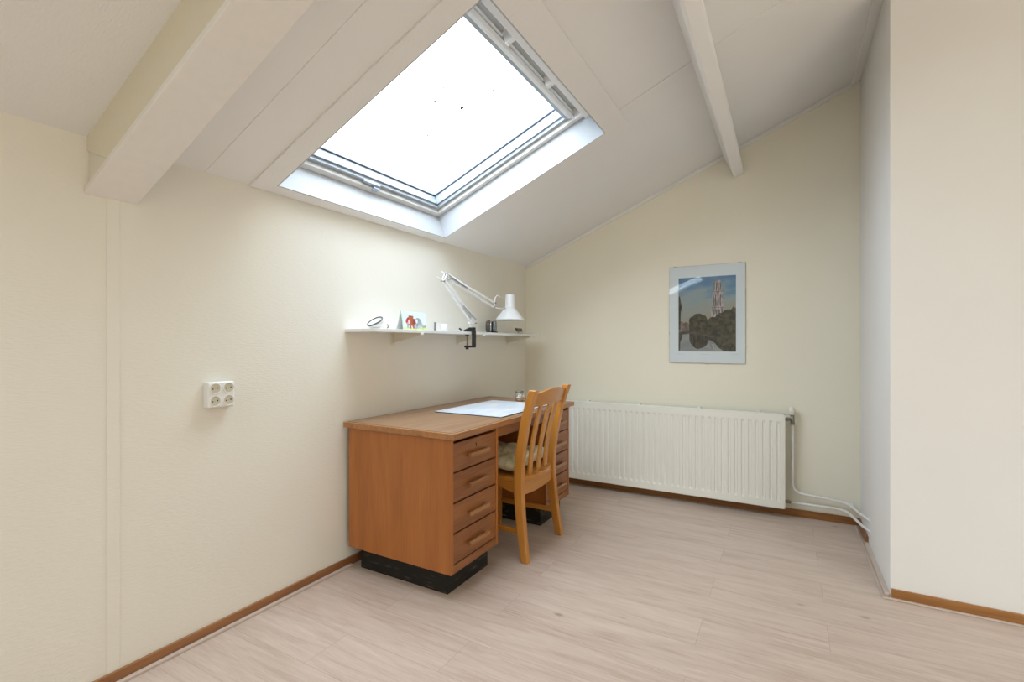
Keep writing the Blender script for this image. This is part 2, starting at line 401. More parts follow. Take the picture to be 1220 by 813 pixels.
# left rafter: side cheeks on a wide soffit board, notched short of the wall
m = MB()
zb = 1.734; ty = (0.721, 0.877)
def raf(x, z): return (x, z)
top = lambda x: EAVE + x * TAN + 0.01
bot = lambda x: zb + x * TAN
XE = 4.6; bt = 0.022
m.prism([(0, ty[0], bot(0)), (XE, ty[0], bot(XE)), (XE, ty[0], bot(XE) + bt), (0, ty[0], bot(0) + bt)], (0, ty[1] - ty[0], 0), BEAMM)
m.prism([(0, ty[0] + 0.007, 1.884), (0.164, ty[0] + 0.007, bot(0.164) + bt), (XE, ty[0] + 0.007, bot(XE) + bt), (XE, ty[0] + 0.007, top(XE)), (0, ty[0] + 0.007, top(0))], (0, ty[1] - ty[0] - 0.012, 0), BEAMS)
m.prism([(0, ty[0] + 0.012, 1.884), (0, ty[0] + 0.012, bot(0) + bt), (0.164, ty[0] + 0.012, bot(0.164) + bt)], (0, ty[1] - ty[0] - 0.02, 0), WALL)
struct('ceiling_rafter', m, 'wide white boxed rafter climbing the slope at the left', 'beam', 0.002)
# purlin, square to the slope
m = MB(); m.box(1.826, 1.905, YN, D, -0.200, 0.005, PURL, S)
struct('ceiling_purlin', m, 'slim white purlin running along the ceiling to the gable wall', 'beam', 0.014)

# ------------------------------------------------------------------ skylight
win = thing('window_1', 'large white framed roof window set in the sloping ceiling', 'window', S((s0 + s1) / 2, (w0 + w1) / 2, 0), kind='structure')
def ring(mb, a0, a1, b0, b1, t, d0, d1, mat):
    """rectangular ring: outer a0..a1 x b0..b1, bar width t, from depth d0 to d1 (mitred look)"""
    mb.box(a0, a0 + t, b0, b1, d0, d1, mat, S); mb.box(a1 - t, a1, b0, b1, d0, d1, mat, S)
    mb.box(a0 + t, a1 - t, b0, b0 + t, d0, d1, mat, S); mb.box(a0 + t, a1 - t, b1 - t, b1, d0, d1, mat, S)
m = MB()   # flat casing boards on the ceiling
cs0, cs1, cw0, cw1 = 0.004, 1.425, 1.305, 2.722
for a, b, c, d in ((cs0, s0, cw0, cw1), (s1, cs1, cw0, cw1), (s0, s1, cw0, w0), (s0, s1, w1, cw1)):
    m.box(a, b, c, d, -0.009, 0.0, CEILM, S)
o = m.build('casing', win); o['label'] = 'flat off-white boards around the opening'
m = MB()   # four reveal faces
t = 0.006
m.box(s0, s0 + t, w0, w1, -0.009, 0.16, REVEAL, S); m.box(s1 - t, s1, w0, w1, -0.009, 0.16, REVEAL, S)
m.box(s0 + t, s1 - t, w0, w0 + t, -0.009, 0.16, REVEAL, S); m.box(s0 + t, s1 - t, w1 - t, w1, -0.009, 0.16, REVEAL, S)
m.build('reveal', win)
m = MB(); ring(m, s0 + 0.004, s1 - 0.004, w0 + 0.004, w1 - 0.004, 0.036, 0.152, 0.30, FRAMEW)
m.build('fixed_frame', win, 0.003)
m = MB(); i = 0.046
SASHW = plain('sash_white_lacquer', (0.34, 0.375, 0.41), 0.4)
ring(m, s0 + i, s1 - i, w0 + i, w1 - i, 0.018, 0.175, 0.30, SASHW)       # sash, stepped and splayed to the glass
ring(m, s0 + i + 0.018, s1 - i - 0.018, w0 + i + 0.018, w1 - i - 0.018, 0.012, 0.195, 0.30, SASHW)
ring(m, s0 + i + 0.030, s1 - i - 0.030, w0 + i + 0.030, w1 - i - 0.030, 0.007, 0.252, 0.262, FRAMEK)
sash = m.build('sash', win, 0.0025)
m = MB(); g = i + 0.028
m.poly([S(s0 + g, w0 + g, 0.265), S(s1 - g, w0 + g, 0.265), S(s1 - g, w1 - g, 0.265), S(s0 + g, w1 - g, 0.265)], PANE)
pane = m.build('glass_pane', win)
for q, (a, b, r) in enumerate(((0.703, 1.939, 0.006), (0.764, 2.101, 0.008), (0.940, 2.143, 0.005), (0.793, 1.908, 0.004), (0.510, 2.10, 0.0045), (0.667, 2.288, 0.004))):
    m = MB(); pts = []
    for k in range(9):
        t_ = 2 * math.pi * k / 9; rr = r * 2.1 * random.uniform(0.7, 1.1)
        pts.append(S(a + rr * math.cos(t_), b + rr * 0.8 * math.sin(t_), 0.2635))
    m.poly(pts, DIRT); m.build('dirt_speck', pane)
# ventilation flap along the head of the sash
m = MB()
v0, v1 = 1.50, 2.560
m.box(1.178, 1.292, v0, v1, 0.150, 0.172, VENTW, S)                       # back plate
m.box(1.178, 1.196, v0, v1, 0.112, 0.150, FRAMEW, S)                      # lower lip
m.box(1.196, 1.206, v0, v1, 0.128, 0.150, VENTW, S)
m.box(1.206, 1.244, v0, v1, 0.146, 0.150, VENTG, S)                       # floor of the slots
m.box(1.244, 1.292, v0, v1, 0.072, 0.150, VENTW, S)                       # air-grip bar
vent = m.build('ventilation_flap', win, 0.004)
for yv in (1.765, 2.160, 2.540):
    m = MB(); m.box(1.200, 1.250, yv - 0.014, yv + 0.014, 0.090, 0.152, VENTW, S); m.build('rib', vent, 0.006, 3)
m = MB(); m.box(1.125, 1.150, w0 + 0.06, w1 - 0.07, 0.178, 0.20, FRAMEG, S); m.box(1.150, 1.178, w0 + 0.06, w1 - 0.07, 0.155, 0.20, FRAMEW, S)
m.build('head_rail', win, 0.003)
m = MB(); m.box(s0 + 0.052, s0 + 0.068, 1.945, 2.065, 0.160, 0.176, HANDLE, S)
m.box(s0 + 0.026, s0 + 0.056, 2.020, 2.062, 0.145, 0.166, HANDLE, S)
m.build('catch', win, 0.004, 3)
m = MB(); m.box(s0 + 0.012, s0 + 0.016, w1 - 0.10, w1 - 0.094, 0.15, 0.153, HOLE, S); m.build('screw', win)

hatch = thing('window_added', 'unseen small roof hatch added behind the camera for light and reflection', 'window', S((q0 + q1) / 2, (r0 + r1) / 2, 0), kind='structure')
m = MB(); ring(m, q0 + 0.002, q1 - 0.002, r0 + 0.002, r1 - 0.002, 0.008, 0.008, 0.03, FRAMEW); m.build('fixed_frame', hatch, 0.003)
m = MB(); m.poly([S(q0, r0, 0.014), S(q1, r0, 0.014), S(q1, r1, 0.014), S(q0, r1, 0.014)], PANE); m.build('glass_pane', hatch)

# ------------------------------------------------------------------ desk
FX = 0.722; BX = 0.035; ZB = 0.12; ZU = 0.767; ZT = 0.797
desk = thing('desk', 'brown wooden double pedestal desk with eight drawers and black plinths', 'desk', (0.38, 2.55, 0))
yl = (1.845, 2.272); yr = (2.878, 3.272)
m = MB()
m.box(0.016, 0.752, 1.824, 3.296, ZU, ZT - 0.001, DESK_EDGE)
m.box(0.034, 0.734, 1.842, 3.278, ZT - 0.006, ZT, DESK_TOP)
for a in ((0.731, 0.7345, 1.840, 3.280), (0.0335, 0.037, 1.840, 3.280), (0.0335, 0.7345, 1.840, 1.8435), (0.0335, 0.7345, 3.2765, 3.280)):
    m.box(a[0], a[1], a[2], a[3], ZT - 0.006, ZT + 0.0003, INLAY)
o = m.build('desktop', desk, 0.003); o['label'] = 'worn grey-brown veneer top with a solid edge'
def side(y0, y1):
    m = MB(); m.box(BX, FX, y0, y1, ZB, ZU, DESK_Z); return m.build('side_panel', desk, 0.002)
side(yl[0], yl[0] + 0.019); side(yl[1] - 0.020, yl[1]); side(yr[0], yr[0] + 0.020); side(yr[1] - 0.019, yr[1])
ZD = [(0.604, 0.741), (0.459, 0.597), (0.313, 0.452), (0.166, 0.306)]
for (a, b) in ((yl[0] + 0.019, yl[1] - 0.020), (yr[0] + 0.020, yr[1] - 0.019)):
    m = MB(); m.box(BX + 0.02, FX - 0.002, a, b, ZB, 0.161, DESK_Y); m.build('bottom_rail', desk, 0.001)
    m = MB(); m.box(FX - 0.045, FX - 0.022, a, b, 0.745, ZU, DESK_Y); m.build('top_rail', desk, 0.001)
    for k, (z0, z1) in enumerate(ZD):
        m = MB(); m.box(FX - 0.020, FX - 0.002, a + 0.002, b - 0.002, z0, z1, DESK_Y)
        m.box(0.10, FX - 0.020, a + 0.012, b - 0.012, z0 + 0.012, z1 - 0.02, DARK)
        dr = m.build('drawer', desk, 0.0025)
        zc = z0 + (z1 - z0) * 0.47; yc = (a + b) / 2; hl = 0.087
        m = MB()
        m.rings([[(FX + px_, y_, zc + pz_) for px_, pz_ in ((0.030, -0.009), (0.030, 0.006), (0.022, 0.011), (0.012, 0.008), (0.012, -0.009))] for y_ in (yc - hl, yc + hl)], DESK_HAND, False)
        for s in (-1, 1): m.box(FX - 0.003, FX + 0.014, yc + s * 0.066 - 0.010, yc + s * 0.066 + 0.010, zc - 0.008, zc + 0.007, DESK_Y)
        o = m.build('handle', dr, 0.002); o['label'] = 'lighter wooden bar handle'
        if k == 0:
            m = MB(); m.lathe([(0.006, -0.001), (0.006, 0.002)], BRASS, (FX - 0.002, yc, z1 - 0.030), (1, 0, 0), 12)
            m.box(FX - 0.001, FX + 0.0008, yc - 0.0016, yc + 0.0016, z1 - 0.045, z1 - 0.028, HOLE)
            m.build('keyhole', dr)
for (a, b) in ((yl[0] + 0.043, yl[1] - 0.022), (yr[0] + 0.030, yr[1] - 0.040)):
    m = MB(); m.box(0.082, 0.668, a, b, 0, ZB + 0.001, PLINTH); o = m.build('plinth', desk, 0.002); o['label'] = 'scuffed black plinth'
m = MB(); m.box(FX - 0.022, FX - 0.003, yl[1], yr[0], 0.705, ZU, DESK_Y); m.build('apron', desk, 0.0015)
m = MB(); m.box(BX + 0.005, BX + 0.020, yl[0] + 0.019, yr[1] - 0.019, ZB + 0.001, ZU, DESK_Y); m.build('back_panel', desk)
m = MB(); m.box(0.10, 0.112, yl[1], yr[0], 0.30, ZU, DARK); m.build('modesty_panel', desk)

# ------------------------------------------------------------------ chair
chair = thing('desk_chair', 'honey coloured wooden slat-back chair pushed under the desk', 'chair', (0.60, 2.605, 0))
def lerp(tab, z):
    for (z0, *a), (z1, *b) in zip(tab, tab[1:]):
        if z <= z1:
            t = (z - z0) / (z1 - z0); return [p + (q - p) * t for p, q in zip(a, b)]
    return list(tab[-1][1:])
def smooth_tab(tab, n):
    """Catmull-Rom through the table rows"""
    out = []
    P = [tab[0]] + list(tab) + [tab[-1]]
    for i in range(1, len(P) - 2):
        for k in range(n):
            t = k / n
            out.append([0.5 * ((2 * P[i][j]) + (P[i + 1][j] - P[i - 1][j]) * t + (2 * P[i - 1][j] - 5 * P[i][j] + 4 * P[i + 1][j] - P[i + 2][j]) * t * t + (3 * P[i][j] - P[i - 1][j] - 3 * P[i + 1][j] + P[i + 2][j]) * t ** 3) for j in range(len(tab[0]))])
    out.append(list(tab[-1])); return out
YC = 2.607
# z, x, half-offset in y, half depth, half width
post = smooth_tab([(0.0, 0.838, 0.230, 0.021, 0.018), (0.12, 0.818, 0.225, 0.0235, 0.0195), (0.30, 0.795, 0.217, 0.026, 0.020), (0.45, 0.788, 0.212, 0.027, 0.020),
                   (0.60, 0.798, 0.214, 0.026, 0.020), (0.80, 0.838, 0.221, 0.0245, 0.0205), (0.962, 0.889, 0.229, 0.023, 0.0215)], 5)
for s in (-1, 1):
    m = MB(); m.sweep_rect([(x, YC + s * h, z, a, b) for z, x, h, a, b in post], CH_Z)
    leg = m.build('rear_leg', chair, 0.005, 3)
    m = MB(); m.lathe([(0.010, 0), (0.010, 0.004)], BLACKP, (0.838, YC + s * 0.230, -0.0), seg=12)
    # front legs
    m2 = MB(); m2.sweep_rect([(0.405, YC + s * 0.205, 0, 0.015, 0.015), (0.400, YC + s * 0.203, 0.30, 0.019, 0.019), (0.400, YC + s * 0.203, 0.432, 0.020, 0.020)], CH_Z)
    m2.build('front_leg', chair, 0.004)
    m.bm.free()
    # side stretcher and scalloped side apron
    m = MB(); m.box(0.41, 0.805, YC + s * 0.213 - 0.009, YC + s * 0.213 + 0.009, 0.145, 0.175, CH_X); m.build('stretcher', chair, 0.004)
    ring_ = [(0.41, 0.432), (0.78, 0.432), (0.78, 0.360)]
    for k in range(0, 13):
        t = k / 12; x = 0.77 - t * 0.35
        ring_.append((x, 0.362 + 0.034 * (math.sin(math.pi * t) ** 0.8)))
    ring_.append((0.41, 0.360))
    m = MB(); m.prism([(x, YC + s * 0.207 - 0.009, z) for x, z in ring_], (0, 0.018, 0), CH_X); m.build('side_apron', chair, 0.002)
m = MB(); m.box(0.39, 0.408, YC - 0.19, YC + 0.19, 0.375, 0.432, CH_Y); m.build('front_apron', chair, 0.002)
# rear apron, lower edge bowed
ring_ = [(YC - 0.20, 0.432), (YC + 0.20, 0.432)]
for k in range(0, 15):
    t = k / 14; y = YC + 0.20 - 0.40 * t; ring_.append((y, 0.360 - 0.014 * math.sin(math.pi * t)))
m = MB(); m.prism([(0.782, y, z) for y, z in ring_], (0.018, 0, 0), CH_Y); m.build('rear_apron', chair, 0.002)
# seat board: bowed rear lip between the posts
pts = [(0.370, YC - 0.205), (0.370, YC + 0.205), (0.385, YC + 0.222), (0.760, YC + 0.218), (0.770, YC + 0.190), (0.792, YC + 0.190)]
for k in range(1, 14):
    t = k / 14; y = YC + 0.190 - 0.38 * t; pts.append((0.800 + 0.036 * math.sin(math.pi * t) ** 0.9, y))
pts += [(0.792, YC - 0.190), (0.770, YC - 0.190), (0.760, YC - 0.218), (0.385, YC - 0.222)]
m = MB(); m.prism([(x, y, 0.432) for x, y in pts], (0, 0, 0.027), CH_X); m.build('seat', chair, 0.006, 3)
# crest rail: bowed backwards, arched top edge
def postx(z): return lerp([(r[0], r[1]) for r in post], z)[0]
m = MB(); rings_ = []
for k in range(17):
    t = k / 16; y = YC - 0.212 + 0.424 * t; b = math.sin(math.pi * t)
    arch = 0.5 - 0.5 * math.cos(2 * math.pi * t)
    zt = 0.940 + 0.024 * arch ** 0.8; zl = 0.862 + 0.004 * arch
    xb = 0.026 * b
    rings_.append([(postx(zl) + xb - 0.011, y, zl), (postx(zl) + xb + 0.011, y, zl), (postx(zt) + xb + 0.010, y, zt), (postx(zt) + xb - 0.010, y, zt)])
m.rings(rings_, CH_Y, False); m.build('crest_rail', chair, 0.004, 3)
# three slats
for k in range(3):
    t = (k + 1) / 4; m = MB()
    rows = []
    for q in range(11):
        z = 0.452 + (0.868 - 0.452) * q / 10
        t2 = t + (0.5 - t) * 0.06 * (1 - q / 10)
        b = math.sin(math.pi * t2); y = YC - 0.212 + 0.424 * t2
        rows.append((postx(z) + (0.024 * b) * (0.6 + 0.4 * q / 10) - 0.002, y, z, 0.0065, 0.0225))
    m.sweep_rect(rows, CH_Z); m.build('back_slat', chair, 0.003)

# seat cushion, tufted
cush = None
def cushion():
    bm = bmesh.new(); n = 44; ex, ey, H = 0.198, 0.205, 0.062
    cx, cy, cz = 0.558, YC, 0.459 + 0.063
    for lay in (1, -1):
        V = {}
        for i_ in range(n + 1):
            for j_ in range(n + 1):
                u = -1 + 2 * i_ / n; v = -1 + 2 * j_ / n
                # square to rounded square
                r = (abs(u) ** 5 + abs(v) ** 5) ** 0.2; mx_ = max(abs(u), abs(v)); f = mx_ / r if r > 0 else 1
                px_, py_ = u * (0.88 + 0.12 * f), v * (0.88 + 0.12 * f)
                e = max(0, 1 - mx_ ** 2.6)
                h = H * e ** 0.42
                # gathered bulges round the rim and tufts across the top
                ang = math.atan2(v, u)
                h *= 0.86 + 0.16 * abs(math.cos(ang * 4))
                for tx in (-0.42, 0.42):
                    for tyy in (-0.42, 0.42):
                        d2 = ((px_ - tx) ** 2 + (py_ - tyy) ** 2) / 0.035
                        h -= 0.026 * math.exp(-d2)
                rim = 1 + 0.05 * abs(math.cos(ang * 4)) * mx_ ** 3
                V[i_, j_] = bm.verts.new((cx + ex * px_ * rim, cy + ey * py_ * rim, cz + lay * max(h, 0) * (1.0 if lay > 0 else 0.98)))
        for i_ in range(n):
            for j_ in range(n):
                q = [V[i_, j_], V[i_ + 1, j_], V[i_ + 1, j_ + 1], V[i_, j_ + 1]]
                f = bm.faces.new(q if lay > 0 else q[::-1]); f.smooth = True
    bmesh.ops.remove_doubles(bm, verts=bm.verts, dist=0.0004)
    bmesh.ops.recalc_face_normals(bm, faces=bm.faces)
    bmesh.ops.translate(bm, verts=bm.verts, vec=(-cx, -cy, -0.459))
    me = bpy.data.meshes.new('seat_cushion'); bm.to_mesh(me); bm.free(); me.materials.append(CUSH)
    o = bpy.data.objects.new('seat_cushion', me); COL.objects.link(o); o.location = (cx, cy, 0.459)
    return tag(o, 'plump tufted cream and green patterned cushion lying on the chair seat', 'cushion')
cushion()

# ------------------------------------------------------------------ on the desk
pad = thing('desk_pad', 'large white planner sheet with pale blue print on the desktop', 'desk pad', (0.45, 2.69, ZT))
m = MB(); m.box(0.216, 0.690, 2.358, 3.035, ZT + 0.0004, ZT + 0.0035, BLACKP); o = m.build('backing', pad); o['label'] = 'dark edge under the sheet'
m = MB(); m.box(0.214, 0.688, 2.362, 3.033, ZT + 0.0035, ZT + 0.0055, PAD); m.build('sheet', pad)
vz = thing('tealight_holder', 'small round silver mercury glass holder at the back of the desk', 'candle holder', (0.395, 3.115, ZT))
m = MB(); m.lathe([(0.020, 0.0005), (0.026, 0.002), (0.034, 0.018), (0.037, 0.034), (0.035, 0.048), (0.029, 0.060), (0.028, 0.064)], SILVER, (0.395, 3.115, ZT), seg=28)
m.build('bowl', vz)
m = MB(); m.lathe([(0.0285, 0.063), (0.031, 0.066), (0.031, 0.075), (0.027, 0.076), (0.026, 0.066)], FITTING, (0.395, 3.115, ZT), seg=28)
o = m.build('rim', vz); o['label'] = 'dark metal rim'

# ------------------------------------------------------------------ wall shelf
ZS0, ZS = 1.282, 1.300; SX = 0.235
shelf = thing('wall_shelf', 'long white shelf on brackets along the left wall', 'shelf', (0, 2.83, ZS0))
m = MB(); m.box(0.001, SX, 1.848, 3.815, ZS0, ZS, SHELFW); m.build('board', shelf, 0.0015)
for yb in (2.217, 2.890, 3.610):
    m = MB(); m.box(0.001, 0.005, yb - 0.016, yb + 0.016, ZS0 - 0.072, ZS0, BRACK)
    m.prism([(0.005, yb - 0.003, ZS0 - 0.060), (0.226, yb - 0.003, ZS0 - 0.010), (0.226, yb - 0.003, ZS0 - 0.001), (0.005, yb - 0.003, ZS0 - 0.001)], (0, 0.006, 0), BRACK)
    m.box(0.005, 0.224, yb - 0.012, yb + 0.012, ZS0 - 0.004, ZS0 - 0.0003, BRACK)
    br = m.build('bracket', shelf, 0.001)
    m = MB(); m.box(0.222, 0.2375, yb - 0.011, yb + 0.011, ZS0 - 0.012, ZS0 + 0.001, PIPEW); m.build('end_cap', br, 0.002)

# ------------------------------------------------------------------ desk lamp clamped to the shelf
LX = 0.222; LB = 2.738
lamp = thing('desk_lamp', 'white spring-arm lamp clamped with a black clamp to the shelf edge', 'lamp', (LX, LB, ZS))
m = MB()
m.box(0.172, 0.256, LB - 0.016, LB + 0.016, ZS + 0.0005, ZS + 0.013, BLACKP)           # top jaw
m.prism([(0.172, LB - 0.012, ZS + 0.013), (0.256, LB - 0.012, ZS + 0.013), (0.256, LB - 0.012, ZS + 0.030), (0.215, LB - 0.012, ZS + 0.030)], (0, 0.024, 0), BLACKP)
m.box(0.240, 0.256, LB - 0.016, LB + 0.016, ZS0 - 0.084, ZS + 0.013, BLACKP)           # back
m.box(0.176, 0.256, LB - 0.014, LB + 0.014, ZS0 - 0.090, ZS0 - 0.076, BLACKP)          # lower jaw
clampo = m.build('clamp', lamp, 0.003)
m = MB(); m.tube([(0.192, LB, ZS0 - 0.076), (0.192, LB, ZS0 - 0.006)], 0.0045, FITTING)
m.lathe([(0.014, 0), (0.014, 0.005)], BLACKP, (0.192, LB, ZS0 - 0.006), seg=16); m.lathe([(0.012, 0), (0.010, 0.012)], BLACKP, (0.192, LB, ZS0 - 0.102), seg=12)
m.build('clamp_screw', clampo)
m = MB()
m.tube([(LX, LB, ZS + 0.028), (LX, LB, ZS + 0.062)], 0.008, LAMPW)
m.box(LX - 0.012, LX + 0.012, LB - 0.020, LB + 0.034, ZS + 0.056, ZS + 0.066, LAMPW)
for s in (-1, 1): m.box(LX + s * 0.011 - 0.0015, LX + s * 0.011 + 0.0015, LB - 0.010, LB + 0.032, ZS + 0.060, ZS + 0.098, LAMPW)
m.tube([(LX - 0.016, LB + 0.004, ZS + 0.072), (LX + 0.016, LB + 0.004, ZS + 0.072)], 0.003, FITTING)
m.tube([(LX - 0.016, LB + 0.050, ZS + 0.060), (LX + 0.016, LB + 0.050, ZS + 0.060)], 0.004, FITTING)
m.tube([(LX, LB + 0.03, ZS + 0.062), (LX, LB + 0.050, ZS + 0.060)], 0.003, LAMPW)
m.build('swivel_base', lamp, 0.001)
A = Vector((LX, LB + 0.000, ZS + 0.072)); A2 = Vector((LX, LB + 0.028, ZS + 0.092))
E1 = Vector((LX, 2.428, 1.612)); E2 = Vector((LX, 2.458, 1.630)); E3 = Vector((LX, 2.462, 1.664)); E4 = Vector((LX, 2.490, 1.632))
W1 = Vector((LX, 3.050, 1.520)); W2 = Vector((LX, 3.040, 1.488))
def square_bar(mb, a, b, w, mat):
    a, b = Vector(a), Vector(b); d = (b - a).normalized(); u = Vector((1, 0, 0)); v = d.cross(u).normalized()
    mb.rings([[p + u * sx * w + v * sy * w for sx, sy in ((-1, -1), (1, -1), (1, 1), (-1, 1))] for p in (a, b)], mat, False)
m = MB(); square_bar(m, A, E1, 0.0062, LAMPW); square_bar(m, A2, E2, 0.0062, LAMPW); la = m.build('lower_arm', lamp)
m = MB(); square_bar(m, E3, W1, 0.0062, LAMPW); square_bar(m, E4, W2, 0.0062, LAMPW); ua = m.build('upper_arm', lamp)
def spring(parent, a, b, r):
    a, b = Vector(a), Vector(b); d = b - a; L_ = d.length; d.normalize(); u = Vector((1, 0, 0)); v = d.cross(u).normalized()
    n = int(L_ / 0.006); pts = []
    for k in range(n * 8 + 1):
        t_ = 2 * math.pi * k / 8; pts.append(a + d * (L_ * k / (n * 8)) + u * r * math.cos(t_) + v * r * math.sin(t_))
    m = MB(); m.tube(pts, 0.0016, SPRING, 5); return m.build('spring', parent)
dl = (A2 - E2).normalized()
for s in (-1, 1):
    spring(la, A + Vector((s * 0.013, 0.045, 0.012)), A + Vector((s * 0.013, 0.045, 0.012)) + (E2 - A2).normalized() * 0.165 + Vector((0, -0.022, -0.012)), 0.0055)
du = (W1 - E3).normalized(); mid = (E3 + E4) / 2
for s in (-1, 1): spring(ua, mid + Vector((s * 0.010, -0.012, 0.014)), mid + Vector((s * 0.010, -0.012, 0.002)) + du * 0.235, 0.0055)
m = MB()
for s in (-1, 1):
    for a_, b_ in ((E1, E2), (E2, E4), (E4, E3), (E3, E1)): m.tube([a_ + Vector((s * 0.010, 0, 0)), b_ + Vector((s * 0.010, 0, 0))], 0.0038, LAMPW, 6)
m.tube([E1, E1 + Vector((0, -0.055, 0.020))], 0.003, LAMPW, 6); m.tube([E3, E3 + Vector((0, -0.045, 0.004))], 0.003, LAMPW, 6)
for p in (E1, E2, E3, E4): m.tube([p + Vector((-0.015, 0, 0)), p + Vector((0.015, 0, 0))], 0.0045, FITTING)
m.build('elbow', lamp)
m = MB()
m.tube([W1 + Vector((-0.012, 0, 0)), W1 + Vector((0.012, 0, 0))], 0.0045, FITTING); m.tube([W2 + Vector((-0.012, 0, 0)), W2 + Vector((0.012, 0, 0))], 0.0045, FITTING)
m.tube([W1, W2], 0.005, LAMPW)
SH = Vector((LX, 3.243, 0))
m.tube([W1 + Vector((0, 0.0, 0)), W1 + Vector((0, 0.012, 0.045)), W1 + Vector((0, 0.045, 0.062)), W1 + Vector((0, 0.085, 0.050)), W1 + Vector((0, 0.15, 0.050))], 0.0035, LAMPW, 8)
m.tube([W2, W2 + Vector((0, 0.06, -0.004)), W2 + Vector((0, 0.17, 0.002))], 0.0045, LAMPW, 8)
m.build('shade_fork', lamp)
m = MB()
axis = Vector((0.0, 0.03, 1)).normalized(); bs = Vector((LX, 3.278, 1.402))
prof = [(0.112, 0.0), (0.113, 0.003), (0.110, 0.010), (0.050, 0.083), (0.042, 0.094), (0.039, 0.106), (0.0365, 0.196), (0.034, 0.200), (0.0, 0.201)]
sc = 1.0
prof = [(r * sc, h) for r, h in prof]
m.lathe(prof, LAMPW, bs, axis, 40, cap=False)
m.lathe([(0.1105, 0.0), (0.107, 0.010), (0.047, 0.083), (0.037, 0.11), (0.0, 0.111)], LAMPW, bs, axis, 40, cap=False)
m.lathe([(0.1105, 0.0), (0.112, 0.0)], LAMPW, bs, axis, 40, cap=False)
m.build('shade', lamp)
m = MB(); m.lathe([(0.014, 0.11), (0.016, 0.085), (0.025, 0.065), (0.028, 0.048), (0.020, 0.032), (0.0, 0.027)], PAPER, bs, axis, 20, cap=False); m.build('bulb', lamp)
m = MB(); m.tube([(LX - 0.05, LB - 0.005, ZS + 0.006), (LX - 0.09, LB - 0.05, ZS + 0.006), (LX - 0.03, LB - 0.085, ZS + 0.006), (LX, LB - 0.11, ZS + 0.012)], 0.004, LAMPW, 8)
m.tube([(LX, LB - 0.11, ZS + 0.010), (LX + 0.004, LB - 0.135, ZS + 0.018)], 0.006, BLACKP, 8)
m.build('cord', lamp)

# ------------------------------------------------------------------ things on the shelf
# round gadget with chrome ring
g = thing('round_mirror', 'small round chrome-rimmed mirror tilted on a white holder at the left end of the shelf', 'mirror', (0.15, 1.95, ZS))
ax = Vector((-0.07, -0.53, 0.77)).normalized(); c = Vector((0.165, 1.912, ZS + 0.034))
m = MB(); m.lathe([(0.045, 0.003), (0.047, 0.008), (0.043, 0.011), (0.0395, 0.010)], DSTEEL, c, ax, 32, cap=False); o = m.build('rim', g); o['label'] = 'chrome ring'
m = MB(); m.lathe([(0.0405, 0.004), (0.0405, 0.0065)], MIRROR, c, ax, 32); m.build('disc', g)
m = MB(); m.lathe([(0.044, 0.004), (0.045, -0.004), (0.040, -0.018), (0.024, -0.030), (0.012, -0.034)], PLASTIC, c, ax, 32)
m.box(0.10, 0.150, 1.945, 2.015, ZS + 0.0005, ZS + 0.034, PLASTIC); m.build('holder', g, 0.003)
m = MB(); m.tube([(0.135, 2.012, ZS + 0.034), (0.138, 2.034, ZS + 0.026), (0.138, 2.036, ZS + 0.010), (0.136, 2.018, ZS + 0.006)], 0.0035, FITTING, 8); m.build('hook', g)

# card with two elephants
card = thing('greeting_card', 'upright card painted with a red and a grey elephant on grass', 'card', (0.14, 2.255, ZS))
CY0, CY1, CZ0, CZ1 = 2.146, 2.366, ZS + 0.0005, ZS + 0.112
CXX = 0.150
m = MB(); m.prism([(CXX, CY0, CZ0), (CXX, CY1, CZ0), (CXX - 0.018, CY1, CZ1), (CXX - 0.018, CY0, CZ1)], (-0.0012, 0, 0), plain('card_stock', (0.78, 0.79, 0.76), 0.6))
m.prism([(CXX - 0.055, CY0, CZ0), (CXX - 0.055, CY1, CZ0), (CXX - 0.0195, CY1, CZ1), (CXX - 0.0195, CY0, CZ1)], (-0.0012, 0, 0), plain('card_back', (0.76, 0.78, 0.75), 0.6))
fold = m.build('sheet', card)
def CP(u, v, lift):   # card face: u 0..1 across, v 0..1 up
    return Vector((CXX - 0.018 * v + 0.0006 * lift, CY0 + (CY1 - CY0) * u, CZ0 + (CZ1 - CZ0) * v))
cm = {k: plain('card_' + k, c_, 0.6, vary=v_) for k, c_, v_ in (('red', (0.42, 0.03, 0.03), 0.5), ('rust', (0.36, 0.10, 0.045), 0.5), ('grey', (0.36, 0.38, 0.41), 0.35), ('line', (0.10, 0.10, 0.16), 0.1), ('grass', (0.55, 0.66, 0.24), 0.3), ('sky', (0.70, 0.80, 0.84), 0.05), ('pink', (0.80, 0.52, 0.52), 0.2), ('mint', (0.45, 0.68, 0.52), 0.2))}
def blob(mb, cu, cv, ru, rv, mat, lift, n=20, wob=0.06):
    mb.poly([CP(cu + ru * math.cos(a) * (1 + wob * math.sin(3 * a + cu * 9)), cv + rv * math.sin(a), lift) for a in [2 * math.pi * k / n for k in range(n)]], mat)
def stroke(mb, pts, w, mat, lift):
    for (a, b), (c_, d_) in zip(pts, pts[1:]):
        L_ = math.hypot(c_ - a, d_ - b); nu, nv = -(d_ - b) / L_ * w, (c_ - a) / L_ * w
        mb.poly([CP(a - nu, b - nv, lift), CP(c_ - nu, d_ - nv, lift), CP(c_ + nu, d_ + nv, lift), CP(a + nu, b + nv, lift)], mat)
m = MB()
m.poly([CP(0.03, 0.12, 1), CP(0.97, 0.12, 1), CP(0.97, 0.97, 1), CP(0.03, 0.97, 1)], cm['sky'])
m.poly([CP(0.03, 0.02, 2), CP(0.97, 0.02, 2), CP(0.97, 0.17, 2), CP(0.72, 0.20, 2), (CP(0.4, 0.12, 2)), CP(0.03, 0.18, 2)], cm['grass'])
